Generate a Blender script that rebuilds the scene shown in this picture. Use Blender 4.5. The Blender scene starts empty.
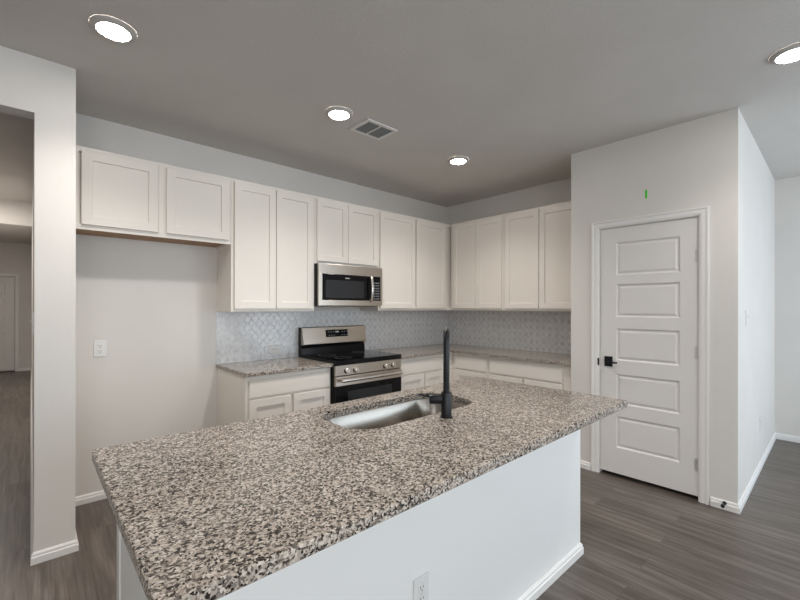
import bpy, bmesh, math, random
from mathutils import Vector, Matrix
random.seed(7)
S = bpy.context.scene
COL = S.collection
PI = math.pi

# ------------------------------------------------------------------ camera
cam_d = bpy.data.cameras.new('camera')
cam = bpy.data.objects.new('camera', cam_d); COL.objects.link(cam)
cam_d.sensor_fit = 'HORIZONTAL'; cam_d.sensor_width = 36.0
cam_d.lens = 402.54 / 800 * 36.0
cam_d.shift_x = 0.0007; cam_d.shift_y = 0.00855
cam_d.clip_start = 0.05
cam.location = (-4.177, -3.605, 1.3936)
cam.rotation_euler = (PI / 2, -0.0013, -0.7415)
S.camera = cam

# ------------------------------------------------------------------ world, daylight, exposure
W = bpy.data.worlds.new('sky'); S.world = W; W.use_nodes = True
bg = W.node_tree.nodes['Background']
bg.inputs['Color'].default_value = (0.82, 0.91, 1.0, 1)
bg.inputs['Strength'].default_value = 1.5

def area(name, loc, rot, sx, sy, power, color):
    l = bpy.data.lights.new(name, 'AREA'); l.shape = 'RECTANGLE'; l.size = sx; l.size_y = sy
    l.energy = power; l.color = color
    o = bpy.data.objects.new(name, l); COL.objects.link(o); o.location = loc; o.rotation_euler = rot
    return o
DAY = (0.84, 0.935, 1.0)
FILL_WARM = (1.0, 0.95, 0.87)  # warm tint of the added side fill
SKY = (0.74, 0.88, 1.0)
DAY_POWER = 15
area('daylight_window_left', (-3.3, -6.12, 1.5), (PI / 2, 0, 0), 1.7, 1.7, DAY_POWER, DAY)
area('daylight_window_middle', (-1.3, -6.12, 1.5), (PI / 2, 0, 0), 1.7, 1.7, DAY_POWER, DAY)
area('added_fill_side', (-6.52, -4.6, 1.5), (PI / 2, 0, -PI / 2), 1.7, 1.7, 6, FILL_WARM)  # added fill from an unseen opening in the left wall
area('added_fill_far_left', (-5.35, -6.12, 1.35), (PI / 2, 0, 0), 1.5, 1.7, 30, (1.0, 0.985, 0.96))  # added to lighten the low stub and niche walls, source unseen
area('daylight_patio_door', (0.55, -6.12, 1.2), (PI / 2, 0, 0), 1.9, 2.2, 44, SKY)
BEAM = {'led': 92.0, 'led_near': 48.0, 'led_hall': 55.0}      # watts of each downlight's beam
LAMP_COL = (1.0, 0.94, 0.88)

S.view_settings.view_transform = 'Standard'
S.view_settings.look = 'None'
S.view_settings.gamma = 1.0
S.view_settings.use_curve_mapping = False
S.view_settings.exposure = 0.05
S.cycles.use_denoising = True
S.cycles.max_bounces = 10
S.cycles.diffuse_bounces = 6
S.cycles.caustics_reflective = False
S.cycles.caustics_refractive = False
S.cycles.sample_clamp_indirect = 6.0

# ------------------------------------------------------------------ materials
def new_mat(name):
    m = bpy.data.materials.new(name); m.use_nodes = True
    nt = m.node_tree; b = nt.nodes['Principled BSDF']
    return m, nt, b
def N(nt, t, **kw):
    n = nt.nodes.new(t)
    for k, v in kw.items(): setattr(n, k, v)
    return n
def lk(nt, a, b): nt.links.new(a, b)
def math_n(nt, op, a, b=None, c=None):
    n = N(nt, 'ShaderNodeMath', operation=op)
    for i, v in enumerate((a, b, c)):
        if v is None: continue
        if hasattr(v, 'links') or hasattr(v, 'is_output'): lk(nt, v, n.inputs[i])
        else: n.inputs[i].default_value = v
    return n.outputs[0]
def ramp(nt, fac, stops, interp='LINEAR'):
    n = N(nt, 'ShaderNodeValToRGB'); n.color_ramp.interpolation = interp
    e = n.color_ramp.elements
    while len(e) < len(stops): e.new(0.5)
    for el, (p, c) in zip(e, stops): el.position = p; el.color = (*c, 1)
    lk(nt, fac, n.inputs['Fac']); return n.outputs['Color']
def bump(nt, h, strength, dist, b):
    n = N(nt, 'ShaderNodeBump'); n.inputs['Strength'].default_value = strength
    n.inputs['Distance'].default_value = dist; lk(nt, h, n.inputs['Height'])
    lk(nt, n.outputs['Normal'], b.inputs['Normal']); return n
def gcoord(nt): return N(nt, 'ShaderNodeNewGeometry').outputs['Position']

def paint(name, col, rough=0.6, bscale=0, bstr=0.0, var=0.02):
    m, nt, b = new_mat(name)
    b.inputs['Roughness'].default_value = rough
    p = gcoord(nt)
    nz = N(nt, 'ShaderNodeTexNoise'); nz.inputs['Scale'].default_value = 2.2; nz.inputs['Detail'].default_value = 3
    lk(nt, p, nz.inputs['Vector'])
    lo = tuple(c * (1 - var) for c in col); hi = tuple(min(1, c * (1 + var)) for c in col)
    lk(nt, ramp(nt, nz.outputs['Fac'], [(0.3, lo), (0.7, hi)]), b.inputs['Base Color'])
    if bscale:
        n2 = N(nt, 'ShaderNodeTexNoise'); n2.inputs['Scale'].default_value = bscale; n2.inputs['Detail'].default_value = 2.5
        lk(nt, p, n2.inputs['Vector'])
        bump(nt, n2.outputs['Fac'], bstr, 0.004, b)
    return m
def plain(name, col, rough=0.5, metal=0.0, coat=0.0, scale=60, var=0.04):
    m, nt, b = new_mat(name)
    b.inputs['Roughness'].default_value = rough; b.inputs['Metallic'].default_value = metal
    b.inputs['Coat Weight'].default_value = coat
    nz = N(nt, 'ShaderNodeTexNoise'); nz.inputs['Scale'].default_value = scale
    lk(nt, gcoord(nt), nz.inputs['Vector'])
    lo = tuple(c * (1 - var) for c in col); hi = tuple(min(1, c * (1 + var)) for c in col)
    lk(nt, ramp(nt, nz.outputs['Fac'], [(0.3, lo), (0.7, hi)]), b.inputs['Base Color'])
    return m

M = {}
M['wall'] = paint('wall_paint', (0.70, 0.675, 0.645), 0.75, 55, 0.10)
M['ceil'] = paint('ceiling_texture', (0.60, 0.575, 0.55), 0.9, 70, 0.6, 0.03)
M['cab'] = paint('cabinet_paint', (0.77, 0.725, 0.67), 0.38, 0, 0, 0.008)
M['trim'] = paint('trim_paint', (0.80, 0.79, 0.775), 0.40, 0, 0, 0.008)
M['door'] = paint('door_paint', (0.74, 0.72, 0.70), 0.42, 0, 0, 0.008)
M['island'] = paint('island_paint', (0.85, 0.85, 0.84), 0.5, 60, 0.05, 0.008)
M['plate'] = plain('switch_plate_plastic', (0.77, 0.765, 0.755), 0.35, var=0.01)
M['plate_shadow'] = plain('slot_plastic', (0.12, 0.12, 0.12), 0.6)
M['raw'] = plain('unfinished_wood', (0.36, 0.22, 0.13), 0.7, scale=18, var=0.2)
M['black'] = plain('matte_black_metal', (0.008, 0.009, 0.012), 0.30, 0.0)
M['black'].node_tree.nodes['Principled BSDF'].inputs['Specular IOR Level'].default_value = 0.3
M['blackp'] = plain('black_enamel', (0.006, 0.006, 0.007), 0.22)
M['blackp'].node_tree.nodes['Principled BSDF'].inputs['Specular IOR Level'].default_value = 0.25
M['glass'] = plain('black_glass', (0.004, 0.004, 0.005), 0.06, 0.0)
M['glass'].node_tree.nodes['Principled BSDF'].inputs['Specular IOR Level'].default_value = 0.22
M['window_glass'] = plain('oven_window_glass', (0.018, 0.020, 0.024), 0.08, 0.0)
M['nickel'] = plain('satin_nickel', (0.66, 0.64, 0.61), 0.45, 0.8)
M['dark'] = plain('duct_dark', (0.03, 0.035, 0.035), 0.9)
M['vent'] = plain('vent_slat_metal', (0.20, 0.21, 0.205), 0.6)
M['vent_frame'] = plain('vent_frame_white', (0.72, 0.70, 0.68), 0.5, var=0.01)
M['fixture'] = plain('lamp_trim_white', (0.50, 0.48, 0.455), 0.6, var=0.01)
M['mark'] = plain('silver_print', (0.60, 0.60, 0.60), 0.5, var=0.02)
M['display'] = plain('dim_printed_legend', (0.35, 0.36, 0.38), 0.5, var=0.05)
M['green'] = plain('green_tape', (0.06, 0.68, 0.02), 0.6)
M['rubber'] = plain('black_rubber', (0.01, 0.01, 0.01), 0.7)

def stainless(name, col, rough, axis):
    m, nt, b = new_mat(name)
    b.inputs['Metallic'].default_value = 1.0
    mp = N(nt, 'ShaderNodeMapping'); lk(nt, gcoord(nt), mp.inputs['Vector'])
    sc = [900, 900, 900]; sc[axis] = 6; mp.inputs['Scale'].default_value = sc
    nz = N(nt, 'ShaderNodeTexNoise'); nz.inputs['Scale'].default_value = 1.0; nz.inputs['Detail'].default_value = 2
    lk(nt, mp.outputs['Vector'], nz.inputs['Vector'])
    lk(nt, ramp(nt, nz.outputs['Fac'], [(0.3, tuple(c * 0.93 for c in col)), (0.7, col)]), b.inputs['Base Color'])
    r = N(nt, 'ShaderNodeMapRange'); lk(nt, nz.outputs['Fac'], r.inputs['Value'])
    r.inputs['To Min'].default_value = rough - 0.05; r.inputs['To Max'].default_value = rough + 0.07
    lk(nt, r.outputs['Result'], b.inputs['Roughness'])
    return m
M['steel'] = stainless('brushed_stainless', (0.56, 0.50, 0.435), 0.30, 0)
M['sink'] = stainless('sink_stainless', (0.38, 0.35, 0.315), 0.22, 0)
M['chrome'] = stainless('polished_handle_steel', (0.78, 0.76, 0.73), 0.22, 0)

def emit(name, col, s):
    m, nt, b = new_mat(name)
    b.inputs['Base Color'].default_value = (0.9, 0.9, 0.9, 1)
    b.inputs['Emission Color'].default_value = (*col, 1); b.inputs['Emission Strength'].default_value = s
    return m
M['led'] = emit('led_diffuser', LAMP_COL, 75.0)
M['led_near'] = emit('led_diffuser_near', LAMP_COL, 60.0)
M['led_hall'] = emit('led_diffuser_hall', LAMP_COL, 340.0)

def granite():
    m, nt, b = new_mat('speckled_granite')
    p = gcoord(nt)
    wz = N(nt, 'ShaderNodeTexNoise'); wz.inputs['Scale'].default_value = 60; wz.inputs['Detail'].default_value = 2
    lk(nt, p, wz.inputs['Vector'])
    mx = N(nt, 'ShaderNodeMix', data_type='VECTOR'); mx.inputs['Factor'].default_value = 0.010
    lk(nt, p, mx.inputs['A']); lk(nt, wz.outputs['Color'], mx.inputs['B'])
    v1 = N(nt, 'ShaderNodeTexVoronoi'); v1.inputs['Scale'].default_value = 180; lk(nt, mx.outputs['Result'], v1.inputs['Vector'])
    s1 = N(nt, 'ShaderNodeSeparateColor'); lk(nt, v1.outputs['Color'], s1.inputs['Color'])
    big = N(nt, 'ShaderNodeTexNoise'); big.inputs['Scale'].default_value = 16; big.inputs['Detail'].default_value = 2; lk(nt, p, big.inputs['Vector'])
    fac = math_n(nt, 'ADD', s1.outputs[0], math_n(nt, 'MULTIPLY', math_n(nt, 'SUBTRACT', big.outputs['Fac'], 0.5), 0.28))
    c1 = ramp(nt, fac, [(0.0, (0.022, 0.018, 0.016)), (0.13, (0.035, 0.029, 0.026)), (0.18, (0.115, 0.098, 0.086)),
                        (0.36, (0.19, 0.165, 0.147)), (0.43, (0.35, 0.305, 0.262)), (0.75, (0.45, 0.396, 0.343)), (0.88, (0.59, 0.54, 0.485))])
    v2 = N(nt, 'ShaderNodeTexVoronoi'); v2.inputs['Scale'].default_value = 300; lk(nt, mx.outputs['Result'], v2.inputs['Vector'])
    s2 = N(nt, 'ShaderNodeSeparateColor'); lk(nt, v2.outputs['Color'], s2.inputs['Color'])
    c2 = ramp(nt, s2.outputs[1], [(0.0, (0.12, 0.11, 0.105)), (0.10, (0.25, 0.23, 0.215)), (0.22, (1, 1, 1)), (0.8, (1, 1, 1)), (1.0, (1.12, 1.12, 1.12))])
    mm = N(nt, 'ShaderNodeMix', data_type='RGBA', blend_type='MULTIPLY'); mm.inputs[0].default_value = 0.8
    lk(nt, c1, mm.inputs[6]); lk(nt, c2, mm.inputs[7])
    lk(nt, mm.outputs[2], b.inputs['Base Color'])
    b.inputs['Roughness'].default_value = 0.16
    b.inputs['Specular IOR Level'].default_value = 0.32
    return m
M['granite'] = granite()

def floor_mat():
    m, nt, b = new_mat('vinyl_plank')
    p = gcoord(nt)
    sp = N(nt, 'ShaderNodeSeparateXYZ'); lk(nt, p, sp.inputs[0])
    cb = N(nt, 'ShaderNodeCombineXYZ'); lk(nt, sp.outputs['Y'], cb.inputs[0]); lk(nt, sp.outputs['X'], cb.inputs[1])
    br = N(nt, 'ShaderNodeTexBrick', offset=0.37, offset_frequency=2, squash=1.0)
    lk(nt, cb.outputs[0], br.inputs['Vector'])
    br.inputs['Scale'].default_value = 1.0; br.inputs['Brick Width'].default_value = 1.22; br.inputs['Row Height'].default_value = 0.18
    br.inputs['Mortar Size'].default_value = 0.0011; br.inputs['Mortar Smooth'].default_value = 0.3
    br.inputs['Color1'].default_value = (0, 0, 0, 1); br.inputs['Color2'].default_value = (1, 1, 1, 1); br.inputs['Mortar'].default_value = (0.5, 0.5, 0.5, 1)
    sc = N(nt, 'ShaderNodeSeparateColor'); lk(nt, br.outputs['Color'], sc.inputs['Color'])
    off = N(nt, 'ShaderNodeCombineXYZ'); lk(nt, math_n(nt, 'MULTIPLY', sc.outputs[0], 17.0), off.inputs[0]); lk(nt, math_n(nt, 'MULTIPLY', sc.outputs[0], 9.0), off.inputs[1])
    ad = N(nt, 'ShaderNodeVectorMath', operation='ADD'); lk(nt, cb.outputs[0], ad.inputs[0]); lk(nt, off.outputs[0], ad.inputs[1])
    mp = N(nt, 'ShaderNodeMapping'); mp.inputs['Scale'].default_value = (1.1, 16, 1); lk(nt, ad.outputs[0], mp.inputs['Vector'])
    g = N(nt, 'ShaderNodeTexNoise'); g.inputs['Scale'].default_value = 1.6; g.inputs['Detail'].default_value = 6; g.inputs['Roughness'].default_value = 0.6; g.inputs['Distortion'].default_value = 0.6
    lk(nt, mp.outputs[0], g.inputs['Vector'])
    mp2 = N(nt, 'ShaderNodeMapping'); mp2.inputs['Scale'].default_value = (3, 120, 1); lk(nt, ad.outputs[0], mp2.inputs['Vector'])
    g2 = N(nt, 'ShaderNodeTexNoise'); g2.inputs['Scale'].default_value = 1.0; g2.inputs['Detail'].default_value = 3; lk(nt, mp2.outputs[0], g2.inputs['Vector'])
    f = math_n(nt, 'ADD', math_n(nt, 'MULTIPLY', g.outputs['Fac'], 0.75), math_n(nt, 'MULTIPLY', g2.outputs['Fac'], 0.25))
    f = math_n(nt, 'ADD', f, math_n(nt, 'MULTIPLY', math_n(nt, 'SUBTRACT', sc.outputs[0], 0.5), 0.09))
    c = ramp(nt, f, [(0.30, (0.048, 0.037, 0.030)), (0.46, (0.096, 0.078, 0.065)), (0.56, (0.136, 0.114, 0.098)), (0.72, (0.205, 0.178, 0.156))])
    mx = N(nt, 'ShaderNodeMix', data_type='RGBA'); lk(nt, br.outputs['Fac'], mx.inputs[0]); lk(nt, c, mx.inputs[6]); mx.inputs[7].default_value = (0.075, 0.062, 0.052, 1)
    lk(nt, mx.outputs[2], b.inputs['Base Color'])
    b.inputs['Roughness'].default_value = 0.36
    bump(nt, math_n(nt, 'SUBTRACT', math_n(nt, 'MULTIPLY', g2.outputs['Fac'], 0.3), br.outputs['Fac']), 0.25, 0.001, b)
    return m
M['floor'] = floor_mat()

def tile_mat(name, horiz):
    # lantern / arabesque tile: rows of ogee curves, light grout, glossy pale grey faces
    m, nt, b = new_mat(name)
    sp = N(nt, 'ShaderNodeSeparateXYZ'); lk(nt, gcoord(nt), sp.inputs[0])
    u = math_n(nt, 'MULTIPLY', sp.outputs[horiz], 2 * PI / 0.072)
    w = math_n(nt, 'MULTIPLY', sp.outputs['Z'], 2 * PI / 0.080)
    cu = math_n(nt, 'COSINE', u); cw = math_n(nt, 'COSINE', w)
    wob = math_n(nt, 'MULTIPLY', math_n(nt, 'COSINE', math_n(nt, 'MULTIPLY', w, 2.0)), 0.28)
    fld = math_n(nt, 'ADD', math_n(nt, 'ADD', cu, cw), math_n(nt, 'MULTIPLY', wob, cu))
    a = math_n(nt, 'ABSOLUTE', fld)
    prof = N(nt, 'ShaderNodeMapRange', interpolation_type='SMOOTHSTEP'); lk(nt, a, prof.inputs['Value'])
    prof.inputs['From Min'].default_value = 0.06; prof.inputs['From Max'].default_value = 0.27
    face = prof.outputs['Result']
    # per-cell tone from parity of the field
    sg = math_n(nt, 'GREATER_THAN', fld, 0.0)
    nz = N(nt, 'ShaderNodeTexNoise'); nz.inputs['Scale'].default_value = 22; nz.inputs['Detail'].default_value = 2; lk(nt, gcoord(nt), nz.inputs['Vector'])
    tone = math_n(nt, 'ADD', math_n(nt, 'MULTIPLY', sg, 0.12), nz.outputs['Fac'])
    cf = ramp(nt, tone, [(0.35, (0.58, 0.59, 0.605)), (0.60, (0.69, 0.70, 0.715)), (0.8, (0.77, 0.775, 0.78))])
    mx = N(nt, 'ShaderNodeMix', data_type='RGBA'); lk(nt, face, mx.inputs[0]); mx.inputs[6].default_value = (0.86, 0.86, 0.85, 1); lk(nt, cf, mx.inputs[7])
    lk(nt, mx.outputs[2], b.inputs['Base Color'])
    rg = N(nt, 'ShaderNodeMapRange'); lk(nt, face, rg.inputs['Value']); rg.inputs['To Min'].default_value = 0.7; rg.inputs['To Max'].default_value = 0.14
    lk(nt, rg.outputs['Result'], b.inputs['Roughness'])
    bump(nt, math_n(nt, 'ADD', face, math_n(nt, 'MULTIPLY', nz.outputs['Fac'], 0.8)), 0.7, 0.0022, b)
    return m
M['tileA'] = tile_mat('lantern_tile_back', 'X')
M['tileB'] = tile_mat('lantern_tile_right', 'Y')

# ------------------------------------------------------------------ mesh helpers
def wloc(o):
    v = Vector((0, 0, 0))
    while o: v += o.location; o = o.parent
    return v
def obj(name, bm, mat, parent=None, smooth=False, label=None):
    bmesh.ops.recalc_face_normals(bm, faces=bm.faces)
    if parent is not None: bmesh.ops.translate(bm, verts=bm.verts, vec=-wloc(parent))
    me = bpy.data.meshes.new(name); bm.to_mesh(me); bm.free()
    if mat is not None: me.materials.append(M[mat] if isinstance(mat, str) else mat)
    if smooth:
        for p in me.polygons: p.use_smooth = True
        try: me.set_sharp_from_angle(angle=math.radians(38))
        except Exception: pass
    o = bpy.data.objects.new(name, me); COL.objects.link(o); o.parent = parent
    if label: o['label'] = label
    return o
def thing(name, label, cat, loc, group=None):
    o = bpy.data.objects.new(name, None); o.empty_display_size = 0.05
    COL.objects.link(o); o.location = loc; o['label'] = label; o['category'] = cat
    if group: o['group'] = group
    return o
def tag(o, label, cat, group=None):
    o['label'] = label; o['category'] = cat
    if group: o['group'] = group
    return o
def struct(name, bm, mat, label=None, cat=None, smooth=False):
    o = obj(name, bm, mat, smooth=smooth); o['kind'] = 'structure'
    if label: o['label'] = label
    if cat: o['category'] = cat
    return o
def BM(): return bmesh.new()
def box(bm, x0, y0, z0, x1, y1, z1, bev=0.0, seg=2):
    x0, x1 = sorted((x0, x1)); y0, y1 = sorted((y0, y1)); z0, z1 = sorted((z0, z1))
    r = bmesh.ops.create_cube(bm, size=1.0)
    vs = r['verts']
    for v in vs:
        v.co = Vector((x0 if v.co.x < 0 else x1, y0 if v.co.y < 0 else y1, z0 if v.co.z < 0 else z1))
    if bev > 0:
        es = list({e for v in vs for e in v.link_edges})
        bmesh.ops.bevel(bm, geom=es, offset=bev, segments=seg, affect='EDGES', profile=0.5)
    return bm
def bx(*a, **k): return box(BM(), *a, **k)
def frame_of(d):
    d = Vector(d).normalized()
    up = Vector((0, 0, 1)) if abs(d.z) < 0.95 else Vector((1, 0, 0))
    a = d.cross(up).normalized(); b = a.cross(d).normalized()
    return a, b, d
def tube(bm, pts, rad, n=16, caps=True, sq=None):
    pts = [Vector(p) for p in pts]
    rad = rad if isinstance(rad, (list, tuple)) else [rad] * len(pts)
    rings = []; pa = None
    for i, p in enumerate(pts):
        d = (pts[min(i + 1, len(pts) - 1)] - pts[max(i - 1, 0)]).normalized()
        if pa is None: a, b, _ = frame_of(d)
        else:
            a = (pa - d * pa.dot(d)).normalized(); b = a.cross(d).normalized()
        pa = a
        rings.append([bm.verts.new(p + (a * math.cos(2 * PI * k / n) + b * math.sin(2 * PI * k / n)) * rad[i]) for k in range(n)])
    for r0, r1 in zip(rings, rings[1:]):
        for k in range(n): bm.faces.new((r0[k], r0[(k + 1) % n], r1[(k + 1) % n], r1[k]))
    if caps: bm.faces.new(rings[0]); bm.faces.new(rings[-1])
    return bm
def lathe(bm, c, axis, prof, n=32):
    # prof: list of (radius, height along axis)
    a, b, d = frame_of(axis); c = Vector(c); rings = []
    for r, h in prof:
        if r <= 1e-6: rings.append([bm.verts.new(c + d * h)])
        else: rings.append([bm.verts.new(c + d * h + (a * math.cos(2 * PI * k / n) + b * math.sin(2 * PI * k / n)) * r) for k in range(n)])
    for r0, r1 in zip(rings, rings[1:]):
        for k in range(n):
            if len(r0) == 1 and len(r1) == 1: continue
            if len(r0) == 1: bm.faces.new((r0[0], r1[k], r1[(k + 1) % n]))
            elif len(r1) == 1: bm.faces.new((r0[k], r0[(k + 1) % n], r1[0]))
            else: bm.faces.new((r0[k], r0[(k + 1) % n], r1[(k + 1) % n], r1[k]))
    return bm
def prism(bm, poly, z0, z1, chamfer=0.0):
    # vertical prism of a CCW plan polygon, optional eased top edge
    vb = [bm.verts.new((x, y, z0)) for x, y in poly]
    vt = [bm.verts.new((x, y, z1)) for x, y in poly]
    n = len(poly)
    bm.faces.new(vb[::-1]); bm.faces.new(vt)
    for i in range(n): bm.faces.new((vb[i], vb[(i + 1) % n], vt[(i + 1) % n], vt[i]))
    if chamfer:
        es = [e for e in bm.edges if all(abs(v.co.z - z1) < 1e-6 for v in e.verts)]
        es += [e for e in bm.edges if all(abs(v.co.z - z0) < 1e-6 for v in e.verts)]
        bmesh.ops.bevel(bm, geom=es, offset=chamfer, segments=2, affect='EDGES', profile=0.5)
    return bm
def extrude_profile(bm, prof, path):
    # prof: (outward d, z); path: list of (point, outward normal) already mitred in plan
    rings = [[bm.verts.new((p[0] + n[0] * d, p[1] + n[1] * d, z)) for d, z in prof] for p, n in path]
    m = len(prof)
    for r0, r1 in zip(rings, rings[1:]):
        for k in range(m): bm.faces.new((r0[k], r0[(k + 1) % m], r1[(k + 1) % m], r1[k]))
    bm.faces.new(rings[0]); bm.faces.new(rings[-1])
    return bm
BASE = [(0, 0), (0.014, 0), (0.014, 0.036), (0.0095, 0.042), (0.0095, 0.052), (0.004, 0.061), (0, 0.062)]

# mapping of a front: facing -y (wall A) or -x (wall B): (u along wall, d outward, z)
def mapA(y): return lambda u, d, z: (u, y - d, z)
def mapB(x): return lambda u, d, z: (x - d, u, z)
def slab_front(bm, mp, u0, u1, z0, z1, t=0.02, ease=0.003):
    a = [mp(u, d, z) for d, (i) in ((0, 0), (t - ease, 0), (t, ease)) for u, z in ((u0 + i, z0 + i), (u1 - i, z0 + i), (u1 - i, z1 - i), (u0 + i, z1 - i))]
    vs = [bm.verts.new(p) for p in a]
    bm.faces.new(vs[0:4]); bm.faces.new(vs[8:12])
    for r in (0, 4):
        for k in range(4): bm.faces.new((vs[r + k], vs[r + (k + 1) % 4], vs[r + 4 + (k + 1) % 4], vs[r + 4 + k]))
    return bm
def shaker(mp, u0, u1, z0, z1, t=0.02, stile=0.057, rec=0.011):
    bm = BM(); u0, u1 = sorted((u0, u1))
    lev = [(0, 0.0), (t - 0.002, 0.0), (t, 0.002), (t, stile), (t - rec, stile + 0.0035)]
    rings = []
    for d, i in lev:
        rings.append([bm.verts.new(mp(u, d, z)) for u, z in ((u0 + i, z0 + i), (u1 - i, z0 + i), (u1 - i, z1 - i), (u0 + i, z1 - i))])
    bm.faces.new(rings[0]); bm.faces.new(rings[-1])
    for r0, r1 in zip(rings, rings[1:]):
        for k in range(4): bm.faces.new((r0[k], r0[(k + 1) % 4], r1[(k + 1) % 4], r1[k]))
    return bm

H = 2.748
XP, YP1, YP2 = -0.642, -1.999, -3.143      # pantry block
XF = 1.664                                  # far wall on the right
XS0, XS1, YS = -4.163, -3.988, -0.662       # stub wall beside the fridge niche
YB = -6.2; XL = -6.6; HX0 = -5.45; HY = 8.3

# ------------------------------------------------------------------ room shell
struct('floor', bx(XL - 0.1, YB - 0.1, -0.1, XF + 0.12, HY + 0.12, 0.0), 'floor')
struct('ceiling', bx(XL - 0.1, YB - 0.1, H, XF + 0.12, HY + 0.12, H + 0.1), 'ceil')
bm = bx(XS1, 0, 0, 0.12, 0.12, H)
struct('wall_back', bm, 'wall')
struct('wall_right', bx(0, YP1, 0, 0.12, 0, H), 'wall')
struct('wall_niche', bx(XS0, YS, 0, XS1, HY, H), 'wall')
bm = BM()                                   # header and left return of the hallway opening
box(bm, HX0, YS, 2.443, XS0, YS + 0.115, H)
box(bm, XL, YS, 0, HX0, YS + 0.115, H)
struct('wall_front_left', bm, 'wall')
struct('wall_hall_left', bx(HX0 - 0.1, YS + 0.115, 0, HX0, HY, H), 'wall')
bm = BM()
box(bm, HX0, HY, 2.03, XS0, HY + 0.1, H); box(bm, -4.425, HY, 0, XS0, HY + 0.1, 2.03); box(bm, HX0, HY, 0, -5.215, HY + 0.1, 2.03)
box(bm, HX0, HY + 0.08, 0, XS0, HY + 0.1, 2.03)
struct('wall_hall_end', bm, 'wall')
struct('wall_hall_header', bx(HX0, 3.5, 2.438, XS0, 3.62, H), 'wall')
# pantry: front wall with doorway, side walls
DY0, DY1, DZ = -2.928, -2.238, 2.052
bm = BM()
box(bm, XP, YP1, 0, XP + 0.115, DY1, H); box(bm, XP, DY0, 0, XP + 0.115, YP2, H); box(bm, XP, DY0, DZ, XP + 0.115, DY1, H)
struct('wall_pantry_front', bm, 'wall')
struct('wall_pantry_left', bx(XP + 0.115, YP1, 0, 0.0, YP1 - 0.115, H), 'wall')
struct('wall_pantry_right', bx(XP + 0.115, YP2, 0, XF, YP2 + 0.115, H), 'wall')
struct('wall_pantry_back', bx(0.0, YP1 - 0.115, 0, 0.12, YP2 + 0.115, H), 'wall')
struct('wall_far', bx(XF, YB, 0, XF + 0.12, YP2 + 0.115, H), 'wall')
# window wall behind the camera and left wall (out of frame, they carry the daylight; two openings are added for fill)
def wall_with_openings(fix, along, a0, a1, ops, t, z0=0.65, z1=2.35):
    bm = BM()
    def b(u0, u1, za, zb):
        if along == 'x': box(bm, u0, fix, za, u1, fix - t, zb)
        else: box(bm, fix, u0, za, fix - t, u1, zb)
    cur = a0
    for o0, o1 in ops:
        b(cur, o0, 0, H); b(o0, o1, 0, z0); b(o0, o1, z1, H); cur = o1
    b(cur, a1, 0, H)
    return bm
struct('wall_window_side', wall_with_openings(YB, 'x', XL, -0.40, [(-6.1, -4.6), (-4.15, -2.45), (-2.15, -0.45)], 0.1), 'wall')
struct('wall_patio', wall_with_openings(YB, 'x', -0.40, XF, [(-0.40, 1.50)], 0.1, 0.05, 2.35), 'wall')
struct('wall_left', wall_with_openings(XL, 'y', YB, YS + 0.1, [(-5.45, -3.75)], 0.1), 'wall')
def window(name, along, fix, u0, u1, z0=0.65, z1=2.35):
    bm = BM()
    def b(a0, a1, za, zb):
        if along == 'x': box(bm, a0, fix - 0.07, za, a1, fix - 0.03, zb)
        else: box(bm, fix - 0.07, a0, za, fix - 0.03, a1, zb)
    b(u0, u0 + 0.05, z0, z1); b(u1 - 0.05, u1, z0, z1); b(u0 + 0.05, u1 - 0.05, z0, z0 + 0.05); b(u0 + 0.05, u1 - 0.05, z1 - 0.05, z1)
    b(u0 + 0.05, u1 - 0.05, (z0 + z1) / 2 - 0.02, (z0 + z1) / 2 + 0.02)
    struct(name, bm, 'trim')
window('window_1', 'x', YB, -4.15, -2.45); window('window_2', 'x', YB, -2.15, -0.45); window('added_window_5', 'x', YB, -6.1, -4.6); window('window_4', 'x', YB, -0.40, 1.50, 0.05, 2.35); window('added_window_3', 'y', XL, -5.45, -3.75)  # the far-left and left-wall frames are unseen, added around the fill lights

# baseboards
def base_run(name, pts):
    struct(name, extrude_profile(BM(), BASE, pts), 'trim')
base_run('baseboard_niche', [((XS1 + 0.016, 0), (0, -1)), ((-2.995, 0), (0, -1))])
base_run('baseboard_stub', [((XS1, -0.016), (1, 0)), ((XS1, YS), (1, -1)), ((XS0, YS), (-1, -1)), ((XS0, HY), (-1, 0))])
base_run('baseboard_pantry', [((XP, -2.996), (-1, 0)), ((XP, YP2), (-1, -1)), ((XF - 0.016, YP2), (0, -1))])
base_run('baseboard_pantry_left', [((XP, YP1 - 0.001), (-1, 0)), ((XP, -2.176), (-1, 0))])
base_run('baseboard_far', [((XF, YP2 - 0.001), (-1, 0)), ((XF, YB), (-1, 0))])
base_run('baseboard_hall_end', [((-4.362, HY), (0, -1)), ((XS0 - 0.016, HY), (0, -1))])

# door casings
def casing(name, mp, u0, u1, zt, w=0.057):
    bm = BM(); u0, u1 = sorted((u0, u1))
    prof = [(0, 0.0), (0.016, 0.0), (0.016, 0.012), (0.011, 0.018), (0.011, 0.040), (0.007, w - 0.004), (0.004, w), (0, w)]
    # offset i measured from the outer edge inwards: outer is thick
    rings = []
    for u, z, su, sz in ((u0 - w, 0, 1, 0), (u0 - w, zt + w, 1, -1), (u1 + w, zt + w, -1, -1), (u1 + w, 0, -1, 0)):
        rings.append([bm.verts.new(mp(u + su * i, d, z + sz * i)) for d, i in prof])
    m = len(prof)
    for r0, r1 in zip(rings, rings[1:]):
        for k in range(m): bm.faces.new((r0[k], r0[(k + 1) % m], r1[(k + 1) % m], r1[k]))
    bm.faces.new(rings[0]); bm.faces.new(rings[-1])
    return struct(name, bm, 'trim')
casing('trim_1', mapB(XP), DY0, DY1, DZ)
casing('trim_2', mapA(HY), -5.215, -4.425, 2.03)
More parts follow.
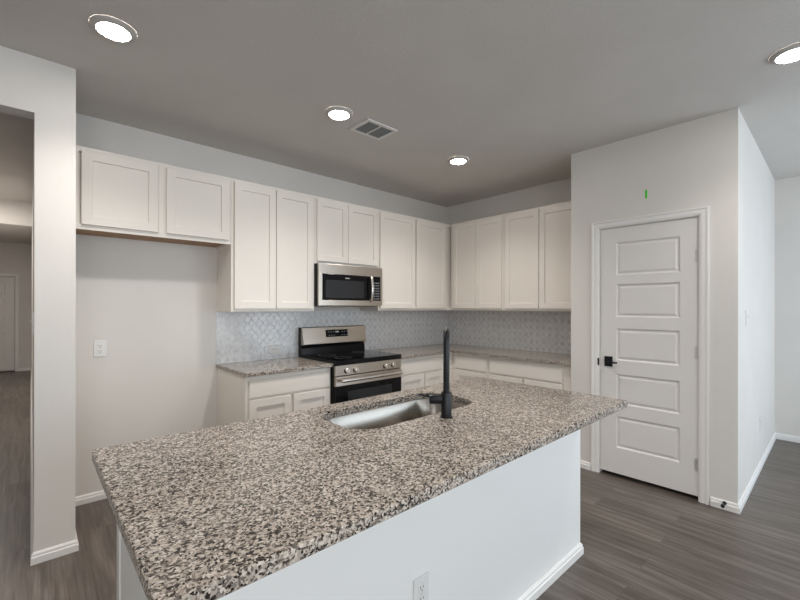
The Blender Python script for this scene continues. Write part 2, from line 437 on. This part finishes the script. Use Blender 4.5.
# jamb lining inside the pantry doorway with a stop the door closes on
bm = BM()
for a, b in ((DY1, DY1 - 0.004), (DY0, DY0 + 0.004)):
    box(bm, XP - 0.001, a, 0, XP + 0.115, b, DZ)
box(bm, XP - 0.001, DY0, DZ - 0.004, XP + 0.115, DY1, DZ)
struct('trim_3', bm, 'trim')

def panel_door(mp, u0, u1, z0, z1, panels, t=0.035):
    # moulded five panel door; face is at d = 0, panels = (pu0, pu1, pz0, pz1)
    bm = BM(); u0, u1 = sorted((u0, u1))
    pu0, pu1 = sorted(panels[0][:2])
    us = [u0, pu0, pu1, u1]
    zs = [z0]
    for p in sorted(panels, key=lambda p: p[2]): zs += [p[2], p[3]]
    zs.append(z1)
    g = [[bm.verts.new(mp(u, 0, z)) for u in us] for z in zs]
    for r in range(len(zs) - 1):
        for c in range(3):
            q = (g[r][c], g[r][c + 1], g[r + 1][c + 1], g[r + 1][c])
            if c == 1 and r % 2 == 1:
                prev = list(q)
                for i, d in ((0.004, -0.001), (0.012, -0.011), (0.020, -0.011), (0.034, -0.004)):
                    ring = [bm.verts.new(mp(u, d, z)) for u, z in ((pu0 + i, zs[r] + i), (pu1 - i, zs[r] + i), (pu1 - i, zs[r + 1] - i), (pu0 + i, zs[r + 1] - i))]
                    for k in range(4): bm.faces.new((prev[k], prev[(k + 1) % 4], ring[(k + 1) % 4], ring[k]))
                    prev = ring
                bm.faces.new(prev)
            else: bm.faces.new(q)
    # sides and back
    bk = [bm.verts.new(mp(u, -t, z)) for u, z in ((u0, z0), (u1, z0), (u1, z1), (u0, z1))]
    bm.faces.new(bk)
    bm.faces.new([g[0][c] for c in range(4)] + [bk[1], bk[0]])
    bm.faces.new([g[-1][c] for c in range(4)] + [bk[2], bk[3]])
    bm.faces.new([g[r][0] for r in range(len(zs))] + [bk[3], bk[0]])
    bm.faces.new([g[r][3] for r in range(len(zs))] + [bk[2], bk[1]])
    return bm
XD = XP + 0.012
pz = [(0.240, 0.502), (0.597, 0.848), (0.955, 1.222), (1.310, 1.583), (1.653, 1.925)]
PU = (-2.812, -2.366)
d1 = struct('door_1', panel_door(mapB(XD), -2.921, -2.245, 0.030, 2.045, [(*PU, a, b) for a, b in pz]), 'door',
            'white five-panel pantry door with black lever handle', 'door')
hd = obj('door_handle', bx(XD, -2.342, 0.902, XD - 0.008, -2.279, 0.985, bev=0.002), 'black', d1, label='square black rose with black lever')
bm = BM(); tube(bm, [(XD - 0.008, -2.314, 0.941), (XD - 0.048, -2.314, 0.941)], 0.011)
box(bm, XD - 0.042, -2.392, 0.934, XD - 0.054, -2.305, 0.948, bev=0.003)
obj('lever', bm, 'black', hd, smooth=True)
obj('strike_plate', bx(XP - 0.009, -2.2405, 0.905, XP + 0.004, -2.2290, 0.965, bev=0.001), 'black', d1)
for z in (0.257, 1.065, 1.766):
    bm = BM(); tube(bm, [(XD - 0.006, -2.9255, z - 0.045), (XD - 0.006, -2.9255, z + 0.045)], 0.0055, 10)
    box(bm, XD, -2.919, z - 0.045, XD - 0.002, -2.900, z + 0.045)
    obj('hinge', bm, 'nickel', d1, smooth=True)
hz = [(0.22, 0.48), (0.58, 0.83), (0.93, 1.20), (1.29, 1.56), (1.64, 1.90)]
d2 = struct('door_2', panel_door(mapA(HY + 0.012), -5.205, -4.432, 0.030, 2.018, [(-5.06, -4.575, a, b) for a, b in hz]), 'door',
            'white panelled door at the far end of the hallway', 'door')

# backsplash tile (part of the walls)
struct('trim_4', bx(-3.006, 0, 0.8995, -0.007, -0.007, 1.352, bev=0.001), 'tileA', 'pale grey lantern-shaped tile backsplash behind the range', 'backsplash')
struct('trim_5', bx(0, -0.0005, 0.8995, -0.007, YP1 + 0.0005, 1.352, bev=0.001), 'tileB', 'pale grey lantern-shaped tile backsplash on the right-hand wall', 'backsplash')

# ------------------------------------------------------------------ upper cabinets
YF = -0.325; ZT = 2.421; ZB = 1.3525
def upper(label, wall, u0, u1, z0, doors, back=-0.0, top=ZT, raw=True):
    ua, ub = min(u0, u1), max(u0, u1)
    if wall == 'A':
        t = thing('wall_cabinet', label, 'cabinet', ((ua + ub) / 2, -0.16, z0), 'white shaker wall cabinets')
        mp = mapA(YF)
        B = lambda a, b, d0, d1, za, zb, bev=0: (a, d0, za, b, d1, zb)
    else:
        t = thing('wall_cabinet', label, 'cabinet', (-0.16, (ua + ub) / 2, z0), 'white shaker wall cabinets')
        mp = mapB(YF)
        B = lambda a, b, d0, d1, za, zb, bev=0: (d0, a, za, d1, b, zb)
    bm = BM(); e = 0.0008
    box(bm, *B(ua + e, ub - e, -0.0005, YF + 0.018, z0 + 0.018, top))            # carcass
    fr = 0.018                                                                  # face frame
    for a, b, za, zb in ((ua + e, ub - e, top - 0.035, top), (ua + e, ub - e, z0, z0 + 0.035), (ua + e, ua + 0.035, z0 + 0.035, top - 0.035), (ub - 0.035, ub - e, z0 + 0.035, top - 0.035)):
        box(bm, *B(a, b, YF + fr, YF, za, zb))
    for a, b in ((ua + e, ua + 0.016), (ub - 0.016, ub - e)):                     # side skirts below the recessed bottom
        box(bm, *B(a, b, -0.0005, YF + fr, z0, z0 + 0.018))
    if len(doors) == 2:
        c = (doors[0][1] + doors[1][0]) / 2
        w = abs(doors[1][0] - doors[0][1])
        if w > 0.02: box(bm, *B(c - 0.04, c + 0.04, YF + fr, YF, z0 + 0.035, top - 0.035))
    obj('carcass', bm, 'cab', t)
    obj('bottom_panel', bx(*B(ua + 0.017, ub - 0.017, -0.002, YF + fr + 0.001, z0 + 0.010, z0 + 0.0175)), 'raw', t, label='bare brown wood underside')
    for a, b in doors:
        obj('cabinet_door', shaker(mp, a, b, z0 + 0.024 + (0.006 if z0 > 1.85 else 0), top - 0.026), 'cab', t)
    return t
upper('short white wall cabinet high above the empty fridge niche', 'A', -3.987, -2.999, 1.890, [(-3.940, -3.510), (-3.457, -3.018)])
upper('tall white two-door wall cabinet left of the microwave', 'A', -2.998, -2.243, ZB, [(-2.975, -2.626), (-2.621, -2.262)])
upper('short white two-door wall cabinet directly above the microwave', 'A', -2.242, -1.479, 1.796, [(-2.221, -1.877), (-1.873, -1.497)])
upper('tall white wall cabinet between the microwave and the room corner', 'A', -1.478, -0.002, ZB, [(-1.462, -0.942), (-0.926, -0.420)])
upper('tall white wall cabinet on the right-hand wall next to the corner', 'B', -0.347, -1.107, ZB, [(-0.388, -0.728), (-0.734, -1.085)])
upper('tall white wall cabinet on the right-hand wall against the pantry', 'B', -1.108, -1.998, ZB, [(-1.130, -1.526), (-1.533, -1.930)])

# ------------------------------------------------------------------ base cabinets
def basecab(label, wall, u0, u1, drawers, doors, f0=None):
    ua, ub = min(u0, u1), max(u0, u1); e = 0.0008
    if wall == 'A':
        loc = ((ua + ub) / 2, -0.3, 0); mp = mapA(-0.60)
        B = lambda a, b, d0, d1, za, zb: (a, d0, za, b, d1, zb)
    else:
        loc = (-0.3, (ua + ub) / 2, 0); mp = mapB(-0.60)
        B = lambda a, b, d0, d1, za, zb: (d0, a, za, d1, b, zb)
    t = thing('base_cabinet', label, 'cabinet', loc, 'white base cabinets')
    bm = BM()
    box(bm, *B(ua + e, ub - e, -0.001, -0.60, 0.10, 0.868))
    obj('carcass', bm, 'cab', t)
    obj('toe_kick', bx(*B(ua + e, ub - e, -0.001, -0.53, 0.0, 0.0995)), 'cab', t)
    for a, b in drawers:
        a, b = sorted((a, b))
        obj('drawer_front', slab_front(BM(), mp, a, b, 0.703, 0.834), 'cab', t)
    for a, b in doors:
        obj('cabinet_door', shaker(mp, a, b, 0.125, 0.684), 'cab', t)
    return t
basecab('white base cabinet with one wide drawer left of the range', 'A', -2.993, -2.242, [(-2.967, -2.262)], [(-2.967, -2.624), (-2.602, -2.262)])
basecab('white base cabinet right of the range running into the corner', 'A', -1.458, -0.002, [(-1.438, -0.775)], [(-1.438, -1.080), (-1.066, -0.775)])
basecab('narrow white base cabinet on the right-hand wall beside the corner', 'B', -0.602, -1.096, [(-0.656, -1.070)], [(-0.656, -1.070)])
basecab('wide white base cabinet on the right-hand wall against the pantry', 'B', -1.097, -1.997, [(-1.124, -1.907)], [(-1.124, -1.508), (-1.523, -1.907)])

# ------------------------------------------------------------------ perimeter countertops
Z1, Z0 = 0.899, 0.869
o = obj('countertop', prism(BM(), [(-3.006, -0.64), (-2.240, -0.64), (-2.240, -0.001), (-3.006, -0.001)], Z0, Z1, 0.004), 'granite')
tag(o, 'short speckled granite countertop left of the range', 'countertop')
o = obj('countertop', prism(BM(), [(-1.462, -0.001), (-1.462, -0.64), (-0.64, -0.64), (-0.64, YP1 + 0.001), (-0.001, YP1 + 0.001), (-0.001, -0.001)], Z0, Z1, 0.004), 'granite')
tag(o, 'L-shaped speckled granite countertop from the range round the corner to the pantry', 'countertop')

# ------------------------------------------------------------------ range
RX0, RX1, RY = -2.236, -1.466, -0.645
t = thing('electric_range', 'stainless steel and black glass-top electric range', 'range', ((RX0 + RX1) / 2, -0.33, 0))
bm = BM(); box(bm, RX0, -0.02, 0.06, RX1, RY, 0.900, bev=0.002); 
for x in (RX0 + 0.05, RX1 - 0.05):
    for y in (-0.08, -0.58): tube(bm, [(x, y, 0.0), (x, y, 0.061)], 0.018, 12)
obj('body', bm, 'blackp', t, label='black enamel side')
cb = bx(RX0 - 0.001, -0.10, 0.9005, RX1 + 0.001, RY - 0.001, 0.924)
box(cb, RX0 - 0.001, RY - 0.001, 0.8800, RX1 + 0.001, RY - 0.030, 0.924, bev=0.003)
obj('cooktop', cb, 'glass', t, label='black glass cooktop')
for (cx, cy, r) in ((-2.05, -0.24, 0.085), (-1.65, -0.24, 0.075), (-2.04, -0.50, 0.075), (-1.65, -0.49, 0.105)):
    bm = BM(); lathe(bm, (cx, cy, 0.9242), (0, 0, 1), [(r - 0.002, 0), (r - 0.002, 0.0003), (r, 0.0003), (r, 0)], 40)
    obj('burner_ring', bm, 'display', t)
# control panel: raked stainless band under the cooktop
def yz_prism(bm, poly, x0, x1):
    a = [bm.verts.new((x0, y, z)) for y, z in poly]; b = [bm.verts.new((x1, y, z)) for y, z in poly]
    n = len(poly); bm.faces.new(a); bm.faces.new(b[::-1])
    for i in range(n): bm.faces.new((a[i], a[(i + 1) % n], b[(i + 1) % n], b[i]))
    return bm
bm = yz_prism(BM(), [(RY - 0.0005, 0.790), (RY - 0.020, 0.790), (RY - 0.022, 0.795), (RY - 0.028, 0.8795), (RY - 0.0005, 0.8795)], RX0, RX1)
obj('control_panel', bm, 'steel', t)
for x in (-2.120, -2.022, -1.672, -1.570):
    kb = BM(); lathe(kb, (x, RY - 0.024, 0.830), (0, -1, 0.06), [(0, 0), (0.021, 0), (0.022, 0.004), (0.020, 0.024), (0.017, 0.027), (0, 0.027)], 24)
    k = obj('knob', kb, 'chrome', t, smooth=True)
    obj('knob_grip', bx(x - 0.005, RY - 0.050, 0.810, x + 0.005, RY - 0.062, 0.853, bev=0.002), 'chrome', k)
    kb = BM(); lathe(kb, (x, RY - 0.0235, 0.830), (0, -1, 0.06), [(0.021, 0), (0.027, 0), (0.027, 0.003), (0.021, 0.003)], 24)
    obj('knob_collar', kb, 'blackp', k)
DYF = RY - 0.030
dr = obj('oven_door', bx(RX0, RY - 0.001, 0.235, RX1, DYF, 0.700, bev=0.003), 'glass', t, label='black glass oven door')
obj('door_band', bx(RX0, RY - 0.001, 0.7005, RX1, DYF - 0.001, 0.783, bev=0.003), 'steel', dr, label='stainless top rail')
obj('oven_window', bx(-2.110, DYF, 0.36, -1.595, DYF - 0.0015, 0.648, bev=0.0005), 'window_glass', dr)
bm = BM(); hy = DYF - 0.040
tube(bm, [(RX0 + 0.035, hy, 0.752), (RX1 - 0.035, hy, 0.752)], 0.0175, 18)
obj('handle', bm, 'chrome', dr, smooth=True)
for x in (RX0 + 0.05, RX1 - 0.05):
    obj('handle_bracket', bx(x - 0.012, DYF - 0.0008, 0.742, x + 0.012, hy + 0.005, 0.762, bev=0.002), 'steel', dr)
obj('drawer', bx(RX0, RY - 0.001, 0.075, RX1, DYF, 0.228, bev=0.003), 'steel', t)
# backguard
bg_ = yz_prism(BM(), [(-0.012, 0.900), (-0.012, 1.188), (-0.060, 1.188), (-0.062, 1.020), (-0.078, 0.985), (-0.085, 0.900)], RX0 + 0.002, RX1 - 0.002)
bgo = obj('backguard', bg_, 'blackp', t, label='black backguard')
bm = yz_prism(BM(), [(-0.0605, 1.018), (-0.0605, 1.190), (-0.080, 1.190), (-0.086, 1.184), (-0.113, 1.026), (-0.108, 1.018)], RX0 + 0.004, RX1 - 0.004)
obj('control_fascia', bm, 'steel', bgo)
def fas(x0, z0, x1, z1, off, t_):   # thin plate following the raked fascia
    f = lambda z: -0.086 - (1.184 - z) * (0.027 / 0.158)
    return yz_prism(BM(), [(f(z0) - off, z0), (f(z1) - off, z1), (f(z1) - off - t_, z1), (f(z0) - off - t_, z0)], x0, x1)
dp = obj('display', fas(-1.976, 1.086, -1.706, 1.158, 0.0002, 0.0012), 'glass', bgo)
obj('clock_digits', fas(-1.858, 1.130, -1.815, 1.143, 0.0016, 0.0004), 'mark', dp)
for x in (-1.945, -1.915, -1.885, -1.785, -1.755, -1.725):
    for z in (1.100, 1.134):
        obj('button_legend', fas(x, z, x + 0.018, z + 0.005, 0.0016, 0.0004), 'display', dp)

# ------------------------------------------------------------------ microwave
MX0, MX1, MZ0, MZ1 = -2.240, -1.481, 1.400, 1.7945
MF = -0.372
t = thing('over_range_microwave', 'stainless steel over-the-range microwave under the short cabinet', 'microwave', ((MX0 + MX1) / 2, -0.2, MZ0))
obj('housing', bx(MX0, -0.008, MZ0, MX1, MF, MZ1, bev=0.003), 'blackp', t, label='black housing')
fy = MF - 0.026
XM = -1.606       # split between door and control panel
dz0, dz1 = 1.456, 1.700
f = BM()
box(f, MX0 + 0.001, MF - 0.0005, MZ1 - 0.094, MX1 - 0.001, fy, MZ1 - 0.001, bev=0.003)
obj('top_rail', f, 'steel', t)
f = BM()
box(f, MX0 + 0.001, MF - 0.0005, MZ0 + 0.003, MX1 - 0.001, fy, dz0 - 0.0005, bev=0.003)
box(f, MX1 - 0.026, MF - 0.0005, dz0, MX1 - 0.001, fy, MZ1 - 0.0945)
obj('bottom_rail', f, 'steel', t)
d = obj('door', bx(MX0 + 0.001, MF - 0.0005, dz0, MX0 + 0.040, fy, MZ1 - 0.0945, bev=0.002), 'steel', t)
obj('door_glass', bx(MX0 + 0.0405, MF - 0.0005, dz0, XM - 0.002, fy + 0.001, MZ1 - 0.0945, bev=0.001), 'glass', d, label='black glass door face')
obj('viewing_window', bx(MX0 + 0.075, fy + 0.001, dz0 + 0.022, XM - 0.115, fy - 0.0005, dz1 - 0.055), 'window_glass', d, label='grey see-through window')
obj('logo', bx(-1.945, fy + 0.001, 1.664, -1.895, fy - 0.0008, 1.672), 'mark', d, label='small silver maker mark')
bm = BM(); hx = XM - 0.042
tube(bm, [(hx, fy + 0.0005, 1.688), (hx, fy - 0.020, 1.700), (hx, fy - 0.036, 1.680), (hx, fy - 0.046, 1.578), (hx, fy - 0.036, 1.470), (hx, fy - 0.020, 1.450), (hx, fy + 0.0005, 1.460)], 0.013, 14)
obj('handle', bm, 'chrome', d, smooth=True, label='curved steel handle')
cp = obj('control_panel', bx(XM, MF - 0.0005, dz0, MX1 - 0.0265, fy + 0.001, MZ1 - 0.0945, bev=0.001), 'glass', t, label='black control panel')
for r in range(7):
    for c in range(3):
        x = XM + 0.012 + c * 0.026; z = 1.470 + r * 0.027
        obj('button', bx(x, fy + 0.001, z, x + 0.017, fy - 0.0002, z + 0.008), 'display', cp)
obj('vent_grille', bx(MX0 + 0.05, -0.06, MZ0 - 0.004, MX1 - 0.05, -0.33, MZ0 - 0.0002), 'vent', t)

# ------------------------------------------------------------------ kitchen island
IZ1, IZ0 = 0.904, 0.870
IX0, IX1, IY0, IY1 = -4.024, -1.860, -2.858, -1.880
BX0, BX1, BY0, BY1 = -3.953, -1.885, -2.618, -1.935
t = thing('kitchen_island', 'white kitchen island base under the big granite top', 'island', ((BX0 + BX1) / 2, (BY0 + BY1) / 2, 0))
w = 0.03
bm = BM()
ringo = [(BX0, BY0), (BX1, BY0), (BX1, BY1), (BX0, BY1)]
for a in ((BX0, BY0, BX1, BY0 + w), (BX0, BY1 - w, BX1, BY1), (BX0, BY0 + w, BX0 + w, BY1 - w), (BX1 - w, BY0 + w, BX1, BY1 - w)):
    box(bm, a[0], a[1], 0, a[2], a[3], IZ0 - 0.0005)
obj('body_panels', bm, 'island', t)
obj('corner_trim', bx(BX0 - 0.006, BY1 - 0.045, 0.0, BX0 - 0.0002, BY1 + 0.004, IZ0 - 0.001, bev=0.001), 'trim', t)
bm = extrude_profile(BM(), BASE, [((BX0, BY1 - 0.046), (-1, 0)), ((BX0, BY0), (-1, -1)), ((BX1, BY0), (1, -1)), ((BX1, BY1), (1, 0))])
obj('base_moulding', bm, 'trim', t)
mpI = lambda u, d_, z: (u, BY1 + d_, z)
for a, b in ((-3.93, -3.40), (-3.30, -2.86), (-2.85, -2.41), (-2.37, -1.92)):
    obj('cabinet_door', shaker(mpI, a, b, 0.12, 0.84), 'cab', t)

# island granite top with the sink cut-out
def rounded(x0, y0, x1, y1, r, n=10):
    pts = []
    for cx, cy, a0 in ((x1 - r, y0 + r, -PI / 2), (x1 - r, y1 - r, 0), (x0 + r, y1 - r, PI / 2), (x0 + r, y0 + r, PI)):
        for k in range(n + 1):
            a = a0 + PI / 2 * k / n; pts.append((cx + r * math.cos(a), cy + r * math.sin(a)))
    return pts
SX0, SX1, SY0, SY1, SR = -3.236, -2.452, -2.352, -1.990, 0.125
def plate_hole(outer, hole, z0, z1, ch=0.003):
    bm = BM()
    def shrink(poly, s):   # move each vertex along mitre by s (inwards for CCW)
        out = []; n = len(poly)
        for i in range(n):
            p0, p, p1 = Vector(poly[i - 1]), Vector(poly[i]), Vector(poly[(i + 1) % n])
            e0, e1 = (p - p0).normalized(), (p1 - p).normalized()
            n0, n1 = Vector((-e0.y, e0.x)), Vector((-e1.y, e1.x)); m = (n0 + n1)
            m = m / max(0.2, m.dot(n0)); out.append(p + m * s)
        return out
    def loops(poly, s):
        lv = []
        for z, off in ((z0, s), (z0 + ch, 0), (z1 - ch, 0), (z1, s)):
            pp = shrink(poly, off); lv.append([bm.verts.new((p[0], p[1], z)) for p in pp])
        n = len(poly)
        for a, b in zip(lv, lv[1:]):
            for k in range(n): bm.faces.new((a[k], a[(k + 1) % n], b[(k + 1) % n], b[k]))
        return lv
    lo = loops(outer, ch); lh = loops(hole, -ch)
    for i in (0, 3):
        es = []
        for l in (lo[i], lh[i]):
            for k in range(len(l)): es.append(bm.edges.get((l[k], l[(k + 1) % len(l)])))
        bmesh.ops.triangle_fill(bm, use_beauty=True, use_dissolve=False, edges=es)
    return bm
o = obj('island_countertop', plate_hole(rounded(IX0, IY0, IX1, IY1, 0.012, 4), rounded(SX0, SY0, SX1, SY1, SR), IZ0, IZ1), 'granite')
tag(o, 'large speckled granite slab with sink cut-out topping the island', 'countertop')

# sink
t = thing('undermount_sink', 'single-bowl stainless steel undermount sink set in the island top', 'sink', ((SX0 + SX1) / 2, (SY0 + SY1) / 2, IZ0 - 0.23))
bm = BM(); lv = []
def ringz(i, r, z): return [bm.verts.new((x, y, z)) for x, y in rounded(SX0 + i, SY0 + i, SX1 - i, SY1 - i, r)]
for i, r, z in ((-0.022, 0.14, IZ0 - 0.0006), (-0.004, 0.124, IZ0 - 0.0006), (0.0, 0.120, IZ0 - 0.006), (0.006, 0.112, IZ0 - 0.19), (0.012, 0.105, IZ0 - 0.212), (0.035, 0.085, IZ0 - 0.226)):
    lv.append(ringz(i, r, z))
n = len(lv[0])
for a, b in zip(lv, lv[1:]):
    for k in range(n): bm.faces.new((a[k], a[(k + 1) % n], b[(k + 1) % n], b[k]))
bm.faces.new(lv[-1])
b_ = obj('basin', bm, 'sink', t, smooth=True)
sm = b_.modifiers.new('thickness', 'SOLIDIFY'); sm.thickness = 0.0012; sm.offset = -1
bm = BM(); lathe(bm, ((SX0 + SX1) / 2, (SY0 + SY1) / 2, IZ0 - 0.2255), (0, 0, 1), [(0, 0.001), (0.03, 0.001), (0.036, 0.004), (0.054, 0.003), (0.057, 0)], 32)
obj('drain', bm, 'nickel', t, smooth=True)

# faucet
fx, fy_ = -2.816, -2.428
av = Vector((0.7564, 0.6541, 0)); lf = Vector((-0.737, 0.675, 0)); fb = Vector((fx, fy_, 0))
t = thing('kitchen_faucet', 'tall matte black kitchen faucet standing on the island in front of the sink', 'faucet', (fx, fy_, IZ1))
bm = BM(); lathe(bm, (fx, fy_, IZ1), (0, 0, 1), [(0, 0.0002), (0.0265, 0.0002), (0.0265, 0.006), (0.0235, 0.008), (0.0235, 0.110), (0.022, 0.113), (0, 0.113)], 32)
obj('base', bm, 'black', t, smooth=True)
pts = [fb + Vector((0, 0, z)) for z in (IZ1 + 0.113, 1.10, 1.235)]
for k in range(1, 9):
    a = PI / 2 * k / 8; pts.append(fb + av * (0.047 * (1 - math.cos(a))) + Vector((0, 0, 1.235 + 0.047 * math.sin(a))))
pts.append(fb + av * 0.13 + Vector((0, 0, 1.282)))
for k in range(1, 9):
    a = PI / 2 * k / 8; pts.append(fb + av * (0.13 + 0.045 * math.sin(a)) + Vector((0, 0, 1.237 + 0.045 * math.cos(a))))
bm = BM(); tube(bm, pts, 0.0138, 18)
obj('spout', bm, 'black', t, smooth=True)
bm = BM(); e = fb + av * 0.175
tube(bm, [e + Vector((0, 0, 1.238)), e + Vector((0, 0, 1.225)), e + Vector((0, 0, 1.15)), e + Vector((0, 0, 1.135))], [0.0125, 0.0130, 0.0130, 0.0120], 18)
obj('spray_head', bm, 'black', t, smooth=True)
vz = 0.984
bm = BM(); c = fb + Vector((0, 0, vz))
tube(bm, [c + lf * 0.020, c + lf * 0.072, c + lf * 0.076], [0.0215, 0.0215, 0.019], 24)
vb = obj('valve_body', bm, 'black', t, smooth=True)
bm = BM(); tube(bm, [c + lf * 0.068 + Vector((0, 0, 0.010)), c + lf * 0.126 + Vector((0, 0, 0.022))], [0.006, 0.0045], 12)
lathe(bm, c + lf * 0.085 + Vector((0, 0, 0.018)), (0, 0, 1), [(0, 0), (0.006, 0), (0.006, 0.008), (0, 0.009)], 12)
obj('lever', bm, 'black', vb, smooth=True)

# ------------------------------------------------------------------ electrical plates
def plate(name, label, cat, c, facing, kind, horiz=False, mat='plate'):
    # facing: outward unit normal (axis aligned); plate 0.072 x 0.116
    n = Vector(facing); up = Vector((0, 0, 1)); s = up.cross(n)
    if horiz: up, s = s, up
    c = Vector(c)
    t = thing(name, label, cat, c)
    def pb(us, uz, w, h, d0, d1, bev=0.0):
        p = c + s * us + up * uz
        a = p - s * w / 2 - up * h / 2 + n * d0; b = p + s * w / 2 + up * h / 2 + n * d1
        return bx(*a, *b, bev=bev)
    obj('cover_plate', pb(0, 0, 0.074, 0.117, 0.0003, 0.006, 0.002), 'plate', t)
    if kind == 'outlet':
        for z in (0.0195, -0.0195):
            r = obj('receptacle', pb(0, z, 0.034, 0.029, 0.0061, 0.0080, 0.0008), 'plate', t)
            q = BM()
            for us, w_, h_, dz in ((-0.0065, 0.003, 0.009, 0.003), (0.0065, 0.003, 0.008, 0.003), (0, 0.005, 0.005, -0.008)):
                p = c + s * us + up * (z + dz); a = p - s * w_ / 2 - up * h_ / 2 + n * 0.0081; b = p + s * w_ / 2 + up * h_ / 2 + n * 0.0084
                box(q, *a, *b)
            obj('slot', q, 'plate_shadow', r)
        obj('screw', pb(0, 0, 0.006, 0.006, 0.0061, 0.0068, 0.0005), 'nickel', t)
    else:
        obj('toggle_bezel', pb(0, 0, 0.012, 0.026, 0.0061, 0.0072, 0.0005), 'plate', t)
        obj('toggle', pb(0, 0.006, 0.008, 0.012, 0.0073, 0.018, 0.001), 'plate', t)
        for z in (0.03, -0.03): obj('screw', pb(0, z, 0.006, 0.006, 0.0061, 0.0068, 0.0005), 'nickel', t)
    return t
plate('wall_outlet', 'white wall outlet inside the empty fridge niche', 'outlet', (-3.808, 0, 1.090), (0, -1, 0), 'outlet')
plate('wall_outlet', 'white outlet on the tile backsplash left of the range', 'outlet', (-2.482, -0.007, 0.992), (0, -1, 0), 'outlet', True)
plate('wall_outlet', 'white outlet on the front panel of the island', 'outlet', (-3.172, BY0, 0.396), (0, -1, 0), 'outlet')
plate('wall_outlet', 'white outlet low on the bright wall right of the pantry', 'outlet', (0.501, YP2, 0.386), (0, -1, 0), 'outlet')
plate('light_switch', 'white light switch on the bright wall right of the pantry', 'switch', (-0.280, YP2, 1.318), (0, -1, 0), 'switch')
plate('light_switch', 'white light switch seen edge-on on the hallway side of the left wall', 'switch', (XS0, -0.585, 1.305), (-1, 0, 0), 'switch')

# green strip and door stop
o = obj('green_strip', bx(XP - 0.0003, -2.597, 2.242, XP - 0.0018, -2.583, 2.308), 'green')
tag(o, 'short bright green strip stuck on the wall above the pantry door', 'tape')
bm = BM(); bz = 0.046
xs = XP - 0.0098
lathe(bm, (xs, -3.074, bz), (-1, 0, 0), [(0, 0), (0.012, 0), (0.012, 0.005), (0.006, 0.007), (0.006, 0.058), (0, 0.058)], 16)
t = thing('door_stop', 'small black door stop on the baseboard right of the pantry door', 'door stop', (xs, -3.074, bz))
obj('stop_rod', bm, 'black', t, smooth=True)
bm = BM(); lathe(bm, (xs - 0.0582, -3.074, bz), (-1, 0, 0), [(0, 0), (0.011, 0), (0.012, 0.003), (0.011, 0.014), (0, 0.015)], 16)
obj('rubber_tip', bm, 'rubber', t, smooth=True)

# ------------------------------------------------------------------ ceiling fixtures
def downlight(label, x, y, led='led'):
    t = thing('recessed_light', label, 'ceiling light', (x, y, H), 'round recessed ceiling lights')
    bm = BM(); lathe(bm, (x, y, H), (0, 0, -1), [(0.096, 0.0003), (0.096, 0.004), (0.088, 0.011), (0.074, 0.0175), (0.070, 0.0175), (0.070, 0.012)], 48)
    obj('trim_ring', bm, 'fixture', t, smooth=True)
    bm = BM(); lathe(bm, (x, y, H), (0, 0, -1), [(0.070, 0.0150), (0.035, 0.0152), (0, 0.0153)], 40)
    obj('diffuser', bm, led, t, smooth=True)
    l = bpy.data.lights.new('beam_' + led, 'SPOT'); l.energy = BEAM[led]; l.color = LAMP_COL
    l.spot_size = math.radians(128); l.spot_blend = 1.0; l.shadow_soft_size = 0.07
    b = bpy.data.objects.new('beam', l); COL.objects.link(b); b.parent = t; b.location = (0, 0, -0.022)
    return t
downlight('lit round ceiling light nearest the hallway on the left', -3.880, -1.215)
downlight('lit round ceiling light right beside the ceiling vent', -2.590, -1.245)
downlight('lit round ceiling light nearest the kitchen corner', -1.275, -1.235)
downlight('lit round ceiling light cut off by the right edge, in front of the pantry', -1.190, -3.440, 'led_near')
downlight('lit round ceiling light in the hallway ceiling', -4.850, 2.850, 'led_hall')
downlight('round ceiling light above the near left end of the island', -3.880, -3.440, 'led_near')
downlight('round ceiling light above the near middle of the island', -2.560, -3.440, 'led_near')
downlight('unseen round ceiling light added near the far door of the hallway', -4.850, 5.600, 'led_hall')  # added out of view to brighten the hallway

vx0, vx1, vy0, vy1 = -2.392, -2.105, -1.322, -1.092
t = thing('ceiling_vent', 'white square air vent with dark slats on the ceiling', 'vent', ((vx0 + vx1) / 2, (vy0 + vy1) / 2, H))
zt, zb = H - 0.0003, H - 0.010
bm = BM(); fw = 0.026
for a in ((vx0, vy0, vx1, vy0 + fw), (vx0, vy1 - fw, vx1, vy1), (vx0, vy0 + fw, vx0 + fw, vy1 - fw), (vx1 - fw, vy0 + fw, vx1, vy1 - fw)):
    box(bm, a[0], a[1], zb, a[2], a[3], zt)
obj('frame', bm, 'vent_frame', t)
cx = (vx0 + vx1) / 2
obj('divider', bx(cx - 0.006, vy0 + fw, zb + 0.001, cx + 0.006, vy1 - fw, zt), 'vent_frame', t)
obj('duct_opening', bx(vx0 + fw, vy0 + fw, zt - 0.0008, vx1 - fw, vy1 - fw, zt), 'dark', t)
for k in range(7):
    y = vy0 + fw + 0.014 + k * 0.0245
    for xa, xb in ((vx0 + fw, cx - 0.006), (cx + 0.006, vx1 - fw)):
        bm = BM()
        vs = [bm.verts.new(p) for p in ((xa, y, zt - 0.001), (xb, y, zt - 0.001), (xb, y + 0.010, zb + 0.001), (xa, y + 0.010, zb + 0.001),
                                         (xa, y + 0.001, zt - 0.001), (xb, y + 0.001, zt - 0.001), (xb, y + 0.011, zb + 0.001), (xa, y + 0.011, zb + 0.001))]
        for q in ((0, 1, 2, 3), (4, 5, 6, 7), (0, 1, 5, 4), (2, 3, 7, 6), (0, 3, 7, 4), (1, 2, 6, 5)): bm.faces.new([vs[i] for i in q])
        obj('slat', bm, 'vent', t)
